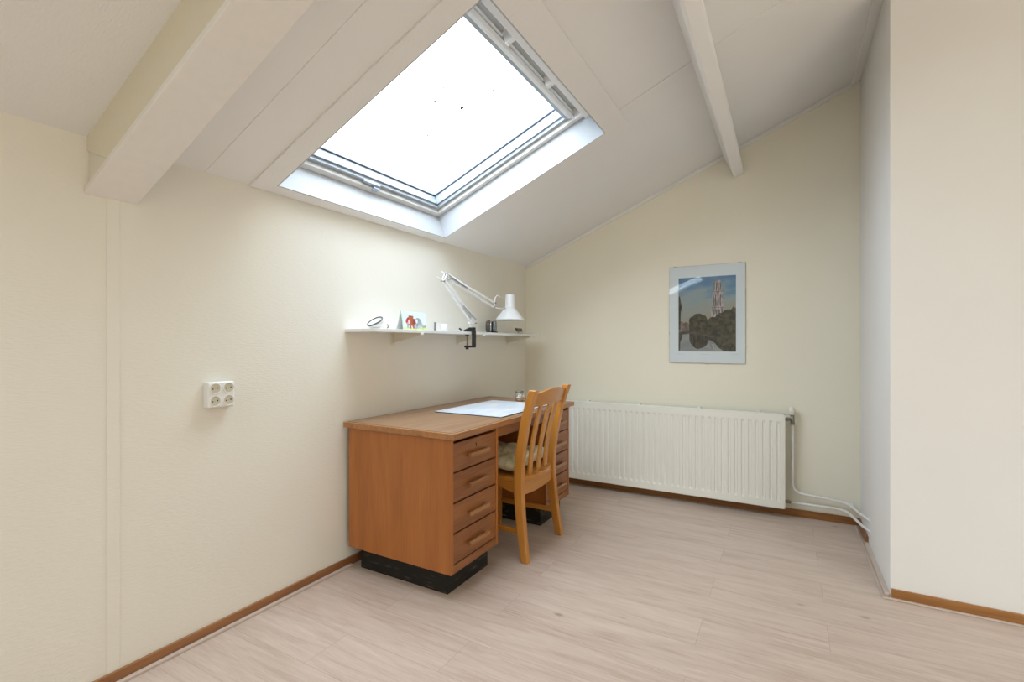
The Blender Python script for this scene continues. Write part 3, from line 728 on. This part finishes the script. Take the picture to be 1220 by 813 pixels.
m.poly([CP(0.0, 0.02, 2.2), CP(0.035, 0.02, 2.2), CP(0.03, 0.85, 2.2), CP(0.0, 0.9, 2.2)], cm['mint'])
blob(m, 0.33, 0.46, 0.20, 0.24, cm['red'], 3)
for u in (0.20, 0.30, 0.42, 0.48): m.poly([CP(u - 0.035, 0.08, 3.2), CP(u + 0.035, 0.08, 3.2), CP(u + 0.04, 0.40, 3.2), CP(u - 0.04, 0.40, 3.2)], cm['grey'] if u < 0.25 or u > 0.45 else cm['rust'])
blob(m, 0.36, 0.52, 0.10, 0.26, cm['rust'], 4)
blob(m, 0.48, 0.46, 0.055, 0.16, cm['red'], 4.2)
blob(m, 0.26, 0.44, 0.035, 0.12, cm['pink'], 4.2)
for u in (0.29, 0.36, 0.43): blob(m, u, 0.72, 0.03, 0.06, cm['rust'], 4.4)
blob(m, 0.64, 0.44, 0.13, 0.22, cm['grey'], 3)
blob(m, 0.57, 0.50, 0.05, 0.13, cm['sky'], 4)
stroke(m, [(0.70, 0.45), (0.78, 0.24), (0.86, 0.17), (0.92, 0.22), (0.93, 0.32)], 0.030, cm['grey'], 4)
stroke(m, [(0.74, 0.56), (0.79, 0.34), (0.86, 0.23), (0.90, 0.25)], 0.008, cm['line'], 5)
for u in (0.56, 0.68): m.poly([CP(u - 0.03, 0.08, 3.3), CP(u + 0.03, 0.08, 3.3), CP(u + 0.035, 0.34, 3.3), CP(u - 0.035, 0.34, 3.3)], cm['grey'])
stroke(m, [(0.56, 0.28), (0.60, 0.18), (0.62, 0.09)], 0.009, cm['line'], 5)
stroke(m, [(0.54, 0.56), (0.58, 0.64), (0.66, 0.66), (0.73, 0.58)], 0.010, cm['line'], 5)
blob(m, 0.66, 0.52, 0.012, 0.02, cm['line'], 5.5)
m.build('picture', card)

# small clear frame and tumbler
f = thing('acrylic_frame', 'small pale upright frame with a dark left edge between card and lamp', 'frame', (0.15, 2.485, ZS))
m = MB(); m.box(0.138, 0.150, 2.452, 2.512, ZS + 0.0005, ZS + 0.052, PLASTIC); m.build('block', f, 0.001)
m = MB(); m.box(0.137, 0.152, 2.447, 2.4525, ZS + 0.0005, ZS + 0.056, plain('dark_edge', (0.17, 0.17, 0.16), 0.5)); m.build('edge', f)
t = MB(); t.lathe([(0.020, 0.0005), (0.022, 0.002), (0.025, 0.048), (0.0235, 0.048), (0.0205, 0.005), (0.0, 0.004)], plain('frosted_white_glass', (0.80, 0.80, 0.78), 0.2), (0.13, 2.565, ZS), seg=24, cap=False)
tag(t.build('tumbler', shift=(0.13, 2.565, ZS)), 'small white glass tumbler beside the pale frame on the shelf', 'glass')
# dark rounded object with two discs
k = thing('tape_dispenser', 'dark brown and black rounded dispenser with silver side behind the lamp shade', 'dispenser', (0.14, 3.18, ZS))
BRN = plain('dark_brown_shell', (0.07, 0.055, 0.04), 0.3, vary=0.2); GRYD = plain('patterned_grey', (0.22, 0.22, 0.22), 0.3, 0.4, vary=0.5)
c = Vector((0.070, 3.165, ZS + 0.051)); dax = (0.87, 0.49, 0)
m = MB(); m.lathe([(0.0267, 0), (0.0427, 0.003), (0.0481, 0.014), (0.0498, 0.030), (0.0472, 0.036)], BRN, c, dax, 28); m.build('shell', k)
m = MB(); m.lathe([(0.0418, 0.030), (0.0418, 0.060)], BLACKP, c, dax, 28); m.build('core', k)
m = MB(); m.lathe([(0.0445, 0.036), (0.0481, 0.039), (0.0481, 0.044), (0.0436, 0.046)], CHROME, c, dax, 28); m.build('trim_ring', k)
m = MB(); m.lathe([(0.0445, 0.058), (0.0490, 0.061), (0.0472, 0.076), (0.0392, 0.084), (0.0267, 0.086)], GRYD, c, dax, 28); m.build('cover', k)
m = MB(); m.box(0.075, 0.150, 3.165, 3.215, ZS + 0.0005, ZS + 0.012, BLACKP); m.build('foot', k, 0.002)
# little digital clock
k = thing('digital_clock', 'tiny black faced digital clock on a silver foot near the right end of the shelf', 'clock', (0.15, 3.565, ZS))
m = MB(); m.prism([(0.158, 3.518, ZS + 0.020), (0.158, 3.612, ZS + 0.020), (0.142, 3.622, ZS + 0.048), (0.142, 3.508, ZS + 0.048)], (-0.012, 0, 0.002), BLACKP); m.build('body', k, 0.002)
m = MB(); m.poly([(0.1577, 3.530, ZS + 0.024), (0.1577, 3.600, ZS + 0.024), (0.1455, 3.606, ZS + 0.0445), (0.1455, 3.524, ZS + 0.0445)], plain('grey_display', (0.10, 0.10, 0.09), 0.15)); m.build('display', k)
m = MB(); m.box(0.130, 0.162, 3.522, 3.610, ZS + 0.0005, ZS + 0.010, RADG); m.box(0.138, 0.152, 3.540, 3.592, ZS + 0.010, ZS + 0.021, RADG); m.build('foot', k, 0.002)

# ------------------------------------------------------------------ sockets
so = thing('power_socket', 'white four-way surface wall socket on the left wall', 'socket', (0, 1.162, 1.005))
m = MB(); m.box(0.0005, 0.040, 1.1085, 1.219, 0.953, 1.060, PLASTIC); hs = m.build('housing', so, 0.006, 3)
for i_, yy in enumerate((1.137, 1.192)):
    for j_, zz in enumerate((0.981, 1.033)):
        m = MB(); m.lathe([(0.0235, 0.0395), (0.0235, 0.0425), (0.0222, 0.0435), (0.0205, 0.0432), (0.0198, 0.0400)], PLASTIC, (0, yy, zz), (1, 0, 0), 28, cap=False)
        m.lathe([(0.0198, 0.0398), (0.0198, 0.0404)], SOCKWELL, (0, yy, zz), (1, 0, 0), 28)
        w = m.build('socket_well', so)
        tilt = 0.35
        for s in (-1, 1):
            m = MB(); m.lathe([(0.0028, 0.0402), (0.0028, 0.0409)], HOLE, (0, yy + s * 0.0095, zz + s * 0.0015), (1, 0, 0), 10); m.build('pin_hole', w)
        m = MB(); m.lathe([(0.0012, 0.0402), (0.0012, 0.0410)], FITTING, (0, yy, zz - 0.0), (1, 0, 0), 8); m.build('screw', w)

# ------------------------------------------------------------------ picture
pic = thing('framed_picture', 'clip-framed print of a tall church tower over a canal on the gable wall', 'picture', (1.566, D, 1.445))
x0, x1, z0, z1 = 1.293, 1.838, 1.069, 1.822
m = MB(); m.box(x0, x1, D - 0.008, D - 0.001, z0, z1, plain('hardboard', (0.25, 0.17, 0.10), 0.8)); m.build('backing', pic)
m = MB(); m.box(x0 + 0.001, x1 - 0.001, D - 0.010, D - 0.008, z0 + 0.001, z1 - 0.001, plain('pale_blue_mount', (0.80, 0.85, 0.87), 0.6)); m.build('mount', pic)
def painted(name, lo, hi, scale, axis_scale=(1, 1, 1)):
    m_, nt, N, L, b = new_mat(name); b.inputs['Roughness'].default_value = 0.6
    tc = N.new('ShaderNodeTexCoord'); mp = N.new('ShaderNodeMapping'); mp.inputs['Scale'].default_value = axis_scale
    n = N.new('ShaderNodeTexNoise'); n.inputs['Scale'].default_value = scale; n.inputs['Detail'].default_value = 6
    r = N.new('ShaderNodeValToRGB'); r.color_ramp.elements[0].position = 0.40; r.color_ramp.elements[1].position = 0.62
    r.color_ramp.elements[0].color = (*lo, 1); r.color_ramp.elements[1].color = (*hi, 1)
    L.new(tc.outputs['Object'], mp.inputs['Vector']); L.new(mp.outputs['Vector'], n.inputs['Vector']); L.new(n.outputs['Fac'], r.inputs['Fac']); L.new(r.outputs['Color'], b.inputs['Base Color'])
    return m_
def print_sky():
    """printed sky: deep blue at the top to warm cloud at the horizon, with cloud streaks"""
    m_, nt, N, L, b = new_mat('print_sky'); b.inputs['Roughness'].default_value = 0.6
    tc = N.new('ShaderNodeTexCoord'); sp = N.new('ShaderNodeSeparateXYZ'); L.new(tc.outputs['Object'], sp.inputs[0])
    n = N.new('ShaderNodeTexNoise'); n.inputs['Scale'].default_value = 7; n.inputs['Detail'].default_value = 6
    mp = N.new('ShaderNodeMapping'); mp.inputs['Scale'].default_value = (1, 1, 2.2); mp.inputs['Rotation'].default_value = (0, 0.5, 0)
    L.new(tc.outputs['Object'], mp.inputs['Vector']); L.new(mp.outputs['Vector'], n.inputs['Vector'])
    a = N.new('ShaderNodeMath'); a.operation = 'MULTIPLY_ADD'; a.inputs[1].default_value = 2.9; a.inputs[2].default_value = 0.10
    L.new(sp.outputs['Z'], a.inputs[0])
    c_ = N.new('ShaderNodeMath'); c_.operation = 'MULTIPLY_ADD'; c_.inputs[1].default_value = -1.2; L.new(n.outputs['Fac'], c_.inputs[0])
    d_ = N.new('ShaderNodeMath'); d_.operation = 'ADD'; d_.inputs[1].default_value = 0.60
    L.new(a.outputs[0], c_.inputs[2]); L.new(c_.outputs[0], d_.inputs[0])
    r = N.new('ShaderNodeValToRGB'); e = r.color_ramp.elements
    e[0].position = 0.0; e[0].color = (0.36, 0.33, 0.25, 1); e[1].position = 1.0; e[1].color = (0.085, 0.20, 0.36, 1)
    q = e.new(0.45); q.color = (0.30, 0.37, 0.38, 1); q = e.new(0.7); q.color = (0.15, 0.29, 0.42, 1)
    L.new(d_.outputs[0], r.inputs['Fac']); L.new(r.outputs['Color'], b.inputs['Base Color'])
    return m_
TREE = painted('print_tree', (0.006, 0.007, 0.004), (0.085, 0.068, 0.034), 42)
TREE2 = painted('print_tree_reflection', (0.007, 0.006, 0.004), (0.075, 0.055, 0.036), 36, (3, 1, 0.6))
TOWER = painted('print_tower_stone', (0.26, 0.21, 0.19), (0.60, 0.50, 0.47), 34, (2.5, 1, 0.8))
TOWD = painted('print_tower_shadow', (0.09, 0.085, 0.095), (0.16, 0.15, 0.16), 40)
WATER = painted('print_water', (0.23, 0.25, 0.25), (0.36, 0.36, 0.33), 9, (0.6, 1, 2))
BANK = painted('print_bank', (0.035, 0.03, 0.025), (0.10, 0.075, 0.05), 30, (1, 1, 3))
PX0, PX1, PZ0, PZ1 = 1.363, 1.774, 1.159, 1.732
def PP(u, v, k): return (PX0 + (PX1 - PX0) * u, D - 0.0101 - 0.00012 * k, PZ0 + (PZ1 - PZ0) * v)
def pu(px_, py_): return ((px_ - 195) / 348.0, 1 - (py_ - 202) / 454.0)   # layout worked out on a 348 x 454 grid
m = MB()
def shp(pts, mat, k): m.poly([PP(min(max(u, 0), 1), min(max(v, 0), 1), k) for u, v in [pu(*p) for p in pts]], mat)
shp([(195, 202), (543, 202), (543, 656), (195, 656)], print_sky(), 0)
shp([(195, 520), (543, 520), (543, 656), (195, 656)], WATER, 1)
# tower: shaft, upper stage, lantern
shp([(398, 450), (398, 395), (404, 390), (404, 300), (412, 292), (412, 240), (416, 228), (424, 234), (432, 224), (440, 232), (448, 224), (456, 234), (458, 240), (458, 292), (466, 300), (468, 385), (473, 392), (473, 450)], TOWER, 2)
for xx in (416, 428, 440, 452): shp([(xx - 3, 288), (xx - 3, 244), (xx, 238), (xx + 3, 244), (xx + 3, 288)], TOWD, 3)
for xx in (411, 424, 438, 452): shp([(xx - 3, 384), (xx - 3, 316), (xx, 308), (xx + 3, 316), (xx + 3, 384)], TOWD, 3)
for xx in (410, 428, 446, 462): shp([(xx - 4, 432), (xx - 4, 405), (xx, 398), (xx + 4, 405), (xx + 4, 432)], TOWD, 3)
for yy in (294, 390): shp([(402, yy + 2), (470, yy + 2), (470, yy - 1), (402, yy - 1)], TOWD, 3.5)
# low houses, trees, bank
shp([(195, 545), (195, 480), (215, 470), (228, 482), (240, 474), (262, 486), (262, 545)], painted('print_houses', (0.12, 0.075, 0.06), (0.24, 0.19, 0.16), 60), 4)
def crown(cx, cy, rx, ry, mat, k, seed):
    rnd = random.Random(seed)
    shp([(cx + rx * math.cos(a) * rnd.uniform(0.9, 1.05), cy + ry * math.sin(a) * rnd.uniform(0.9, 1.05)) for a in [2 * math.pi * q / 26 for q in range(26)]], mat, k)
crown(320, 490, 60, 64, TREE, 5, 1)
shp([(372, 560), (376, 468), (392, 452), (410, 448), (430, 450), (450, 436), (470, 418), (490, 408), (508, 410), (520, 400), (527, 386), (534, 400), (543, 396), (543, 656), (510, 656), (470, 652), (440, 632), (420, 604), (372, 580)], TREE, 5)
shp([(195, 540), (262, 528), (330, 538), (420, 560), (480, 584), (543, 600), (543, 612), (480, 600), (410, 576), (330, 556), (262, 546), (195, 556)], BANK, 6)
crown(322, 585, 58, 56, TREE2, 5.5, 2)
shp([(262, 500), (380, 480), (380, 600), (360, 612), (300, 612), (264, 585)], TREE2, 4.8)
for q, (a_, b_, c_, d_) in enumerate(((285, 470, 26, 30), (345, 468, 30, 34), (318, 448, 34, 24), (300, 500, 38, 40), (350, 505, 28, 40))): crown(a_, b_, c_, d_, TREE, 5.2 + 0.1 * q, 20 + q)
for q, (a_, b_, c_, d_) in enumerate(((410, 470, 34, 22), (455, 450, 34, 26), (500, 425, 30, 22), (535, 412, 18, 18), (470, 500, 60, 40))): crown(a_, b_, c_, d_, TREE, 5.3 + 0.1 * q, 40 + q)
shp([(195, 560), (218, 545), (214, 580), (206, 600), (204, 650), (195, 652)], TREE2, 6)
shp([(195, 520), (195, 316), (203, 314), (209, 345), (216, 380), (209, 420), (207, 520)], TREE, 6)
shp([(391, 640), (392, 612), (412, 612), (414, 640)], TOWER, 4)
m.build('print', pic)
CAPT = plain('caption_ink', (0.45, 0.47, 0.48), 0.7)   # illegible hairline captions
for (a, b, zc) in ((1.343, 1.40, 1.138), (1.533, 1.585, 1.137), (1.745, 1.79, 1.140)):
    xx = a; m = MB()
    while xx < b:
        w_ = random.uniform(0.003, 0.007); m.poly([(xx, D - 0.0102, zc - 0.0012), (xx + w_, D - 0.0102, zc - 0.0012), (xx + w_, D - 0.0102, zc + 0.0012), (xx, D - 0.0102, zc + 0.0012)], CAPT); xx += w_ + 0.0025
    m.build('caption', pic)
m = MB(); m.box(x0, x1, D - 0.0135, D - 0.0115, z0, z1, PICGLASS); m.build('glass', pic)
for (xx, zz, hz) in ((1.335, z1, 1), (1.797, z1, 1), (1.565, z0, 1), (x0, 1.30, 0), (x1, 1.62, 0), (x1, 1.20, 0)):
    m = MB()
    if hz: m.box(xx - 0.010, xx + 0.010, D - 0.0150, D - 0.001, zz - 0.003, zz + 0.003, CHROME)
    else: m.box(xx - 0.002, xx + 0.002, D - 0.0150, D - 0.001, zz - 0.009, zz + 0.009, CHROME)
    m.build('clip', pic)

# ------------------------------------------------------------------ radiator
rad = thing('radiator', 'long white ribbed panel radiator with valves under the picture', 'radiator', (1.20, D, 0.075))
RX0, RX1, RZ0, RZ1 = 0.36, 2.093, 0.072, 0.728
RF = D - 0.122
m = MB()
pitch = (2.050 - 1.646) / 9
xs = []; xc = 2.050 - pitch / 2 + pitch
centre = []
x = 2.050
while x > RX0 + 0.03: centre.append(x); x -= pitch
prof = []   # (x, inset) along the front: raised flats with narrow pressed grooves
prof.append((RX1 - 0.006, 0.0))
for cx in centre:
    w_ = pitch * 0.17
    prof += [(cx + pitch * 0.33, 0.0), (cx + pitch * 0.20, 0.006), (cx - pitch * 0.10, 0.0075), (cx - pitch * 0.20, 0.0)]
prof.append((RX0 + 0.006, 0.0))
zz = [(RZ0 + 0.006, 0), (RZ0 + 0.048, 0), (RZ0 + 0.066, 1), (RZ1 - 0.066, 1), (RZ1 - 0.048, 0), (RZ1 - 0.006, 0)]
V = [[m.bm.verts.new((x, RF + dep * f_, z)) for x, dep in prof] for z, f_ in zz]
ki = m.mi(RADW)
for i_ in range(len(zz) - 1):
    for j_ in range(len(prof) - 1):
        fc = m.bm.faces.new((V[i_][j_], V[i_][j_ + 1], V[i_ + 1][j_ + 1], V[i_ + 1][j_])); fc.material_index = ki; fc.smooth = False
# folded rim
for (a, b) in (((RX0, RX0 + 0.0061), (RZ0, RZ1)), ((RX1 - 0.0061, RX1), (RZ0, RZ1))):
    m.box(a[0], a[1], RF + 0.001, RF + 0.014, b[0], b[1], RADW)
m.box(RX0, RX1, RF + 0.001, RF + 0.014, RZ0, RZ0 + 0.0061, RADW); m.box(RX0, RX1, RF + 0.001, RF + 0.014, RZ1 - 0.0061, RZ1, RADW)
m.box(RX0 + 0.004, RX1 - 0.004, RF + 0.010, RF + 0.014, RZ0 + 0.004, RZ1 - 0.004, RADW)
fp = m.build('front_panel', rad, 0.0)
m = MB(); m.box(RX0 + 0.01, RX1 - 0.012, RF + 0.066, RF + 0.080, RZ0 + 0.01, RZ1 - 0.004, RADW); m.build('rear_panel', rad, 0.003)
m = MB(); m.box(RX0 + 0.012, RX1 - 0.014, RF + 0.016, RF + 0.064, RZ1 - 0.050, RZ1 - 0.012, RADG)
m.build('convector', rad)
for xx in (0.62, 1.06, 1.52, 1.92):
    m = MB(); m.box(xx - 0.012, xx + 0.012, RF + 0.078, D - 0.001, RZ1 - 0.040, RZ1 + 0.006, RADW); m.build('wall_bracket', rad, 0.002)
py = D - 0.050
m = MB(); m.tube([(RX1 - 0.02, py, 0.688), (2.137, py, 0.688)], 0.011, FITTING, 12); m.lathe([(0.014, 0), (0.014, 0.014)], FITTING, (2.100, py, 0.688), (1, 0, 0), 6, smooth=False)
m.tube([(2.137, py, 0.652), (2.137, py, 0.722)], 0.013, FITTING, 12); m.lathe([(0.015, 0), (0.015, 0.014)], FITTING, (2.137, py, 0.655), (0, 0, 1), 6, smooth=False)
vl = m.build('valve', rad); vl['label'] = 'aged metal angle valve'
m = MB(); m.lathe([(0.016, 0), (0.021, 0.006), (0.021, 0.028), (0.018, 0.050), (0.010, 0.054)], KNOB, (2.133, py, 0.720), (0, 0, 1), 20); m.build('thermostat_knob', vl)
m = MB(); m.tube([(RX1 - 0.02, py, 0.108), (2.128, py, 0.106)], 0.011, FITTING, 12); m.lathe([(0.015, 0), (0.015, 0.014)], FITTING, (2.104, py, 0.107), (1, 0, 0), 6, smooth=False)
o = m.build('valve', rad); o['label'] = 'lower lockshield fitting'
def fillet(pts, r, n=6):
    out = [Vector(pts[0])]
    for a, b, c_ in zip(pts, pts[1:], pts[2:]):
        a, b, c_ = Vector(a), Vector(b), Vector(c_); d1 = (a - b).normalized(); d2 = (c_ - b).normalized()
        rr = min(r, (a - b).length * 0.45, (c_ - b).length * 0.45)
        p, q = b + d1 * rr, b + d2 * rr
        for k in range(n + 1):
            t_ = k / n; out.append(p * (1 - t_) ** 2 + b * 2 * t_ * (1 - t_) + q * t_ ** 2)
    out.append(Vector(pts[-1])); return out
m = MB(); m.tube(fillet([(2.137, py, 0.660), (2.137, py, 0.178), (2.455, py, 0.153), (2.508, 3.66, 0.158), (XB + 0.01, 3.535, 0.162)], 0.07), 0.0085, PIPEW, 12); m.build('pipe', rad)
m = MB(); m.tube(fillet([(2.120, py, 0.106), (2.445, py, 0.105), (2.505, 3.65, 0.098), (XB + 0.01, 3.530, 0.100)], 0.07), 0.0085, PIPEW, 12); m.build('pipe', rad)
m = MB(); m.box(2.470, 2.490, py - 0.012, D - 0.001, 0.120, 0.140, PIPEW); m.build('pipe_clip', rad, 0.002)

# ------------------------------------------------------------------ light
w = bpy.data.worlds.new('overcast'); scn.world = w; w.use_nodes = True
N, L = w.node_tree.nodes, w.node_tree.links
bg = N['Background']
tc = N.new('ShaderNodeTexCoord'); dt = N.new('ShaderNodeVectorMath'); dt.operation = 'DOT_PRODUCT'
dt.inputs[1].default_value = (-0.6, -0.15, 0.785)
L.new(tc.outputs['Generated'], dt.inputs[0])
r = N.new('ShaderNodeValToRGB'); e = r.color_ramp.elements
e[0].position = 0.0; e[0].color = (1.0, 0.93, 0.79, 1); e[1].position = 0.28; e[1].color = (0.76, 0.88, 1.0, 1)
mr = N.new('ShaderNodeMapRange'); mr.inputs['From Min'].default_value = 0.0; mr.inputs['From Max'].default_value = 0.50; mr.inputs['From Min'].default_value = -0.02
SKY, REAR = 8.4, 1.02
mr.inputs['To Min'].default_value = REAR; mr.inputs['To Max'].default_value = SKY
L.new(dt.outputs['Value'], r.inputs['Fac']); L.new(dt.outputs['Value'], mr.inputs['Value'])
L.new(r.outputs['Color'], bg.inputs['Color']); L.new(mr.outputs['Result'], bg.inputs['Strength'])
def portal(loc, rot, sx, sy):
    l = bpy.data.lights.new('light_portal', 'AREA'); l.shape = 'RECTANGLE'; l.size = sx; l.size_y = sy; l.cycles.is_portal = True
    o = bpy.data.objects.new('light_portal', l); COL.objects.link(o); o.location = loc; o.rotation_euler = rot
    return o
portal(S((s0 + s1) / 2, (w0 + w1) / 2, 0.32), (0, -TH, 0), s1 - s0, w1 - w0)
portal(S((q0 + q1) / 2, (r0 + r1) / 2, 0.04), (0, -TH, 0), q1 - q0, r1 - r0)
portal((XR + 0.02, (YN + YO) / 2, 2.0), (0, math.radians(90), 0), 4.0, YO - YN)

# ------------------------------------------------------------------ camera
cam = bpy.data.cameras.new('camera'); co = bpy.data.objects.new('camera', cam); COL.objects.link(co)
cam.sensor_width = 36; cam.lens = 576 / 1220 * 36; cam.shift_y = 3 / 1220; cam.clip_start = 0.05
co.location = (2.095, 0, 1.22); co.rotation_euler = (math.radians(90), 0, math.radians(29.5))
scn.camera = co
scn.view_settings.view_transform = 'Standard'; scn.view_settings.look = 'None'
scn.view_settings.exposure = 0.66
scn.view_settings.use_curve_mapping = True      # soft shoulder, as in the photograph
cmx = scn.view_settings.curve_mapping
cmx.white_level = (8, 8, 8)
cv = cmx.curves[3]
SHO = [(0.0, 0.0), (0.03, 0.24), (0.0625, 0.495), (0.0938, 0.69), (0.125, 0.795), (0.1875, 0.87), (0.3125, 0.93), (0.5, 0.965), (1.0, 1.0)]
cv.points[0].location = SHO[0]; cv.points[1].location = SHO[-1]
for q in SHO[1:-1]: cv.points.new(*q)
cmx.update()
scn.cycles.use_denoising = True
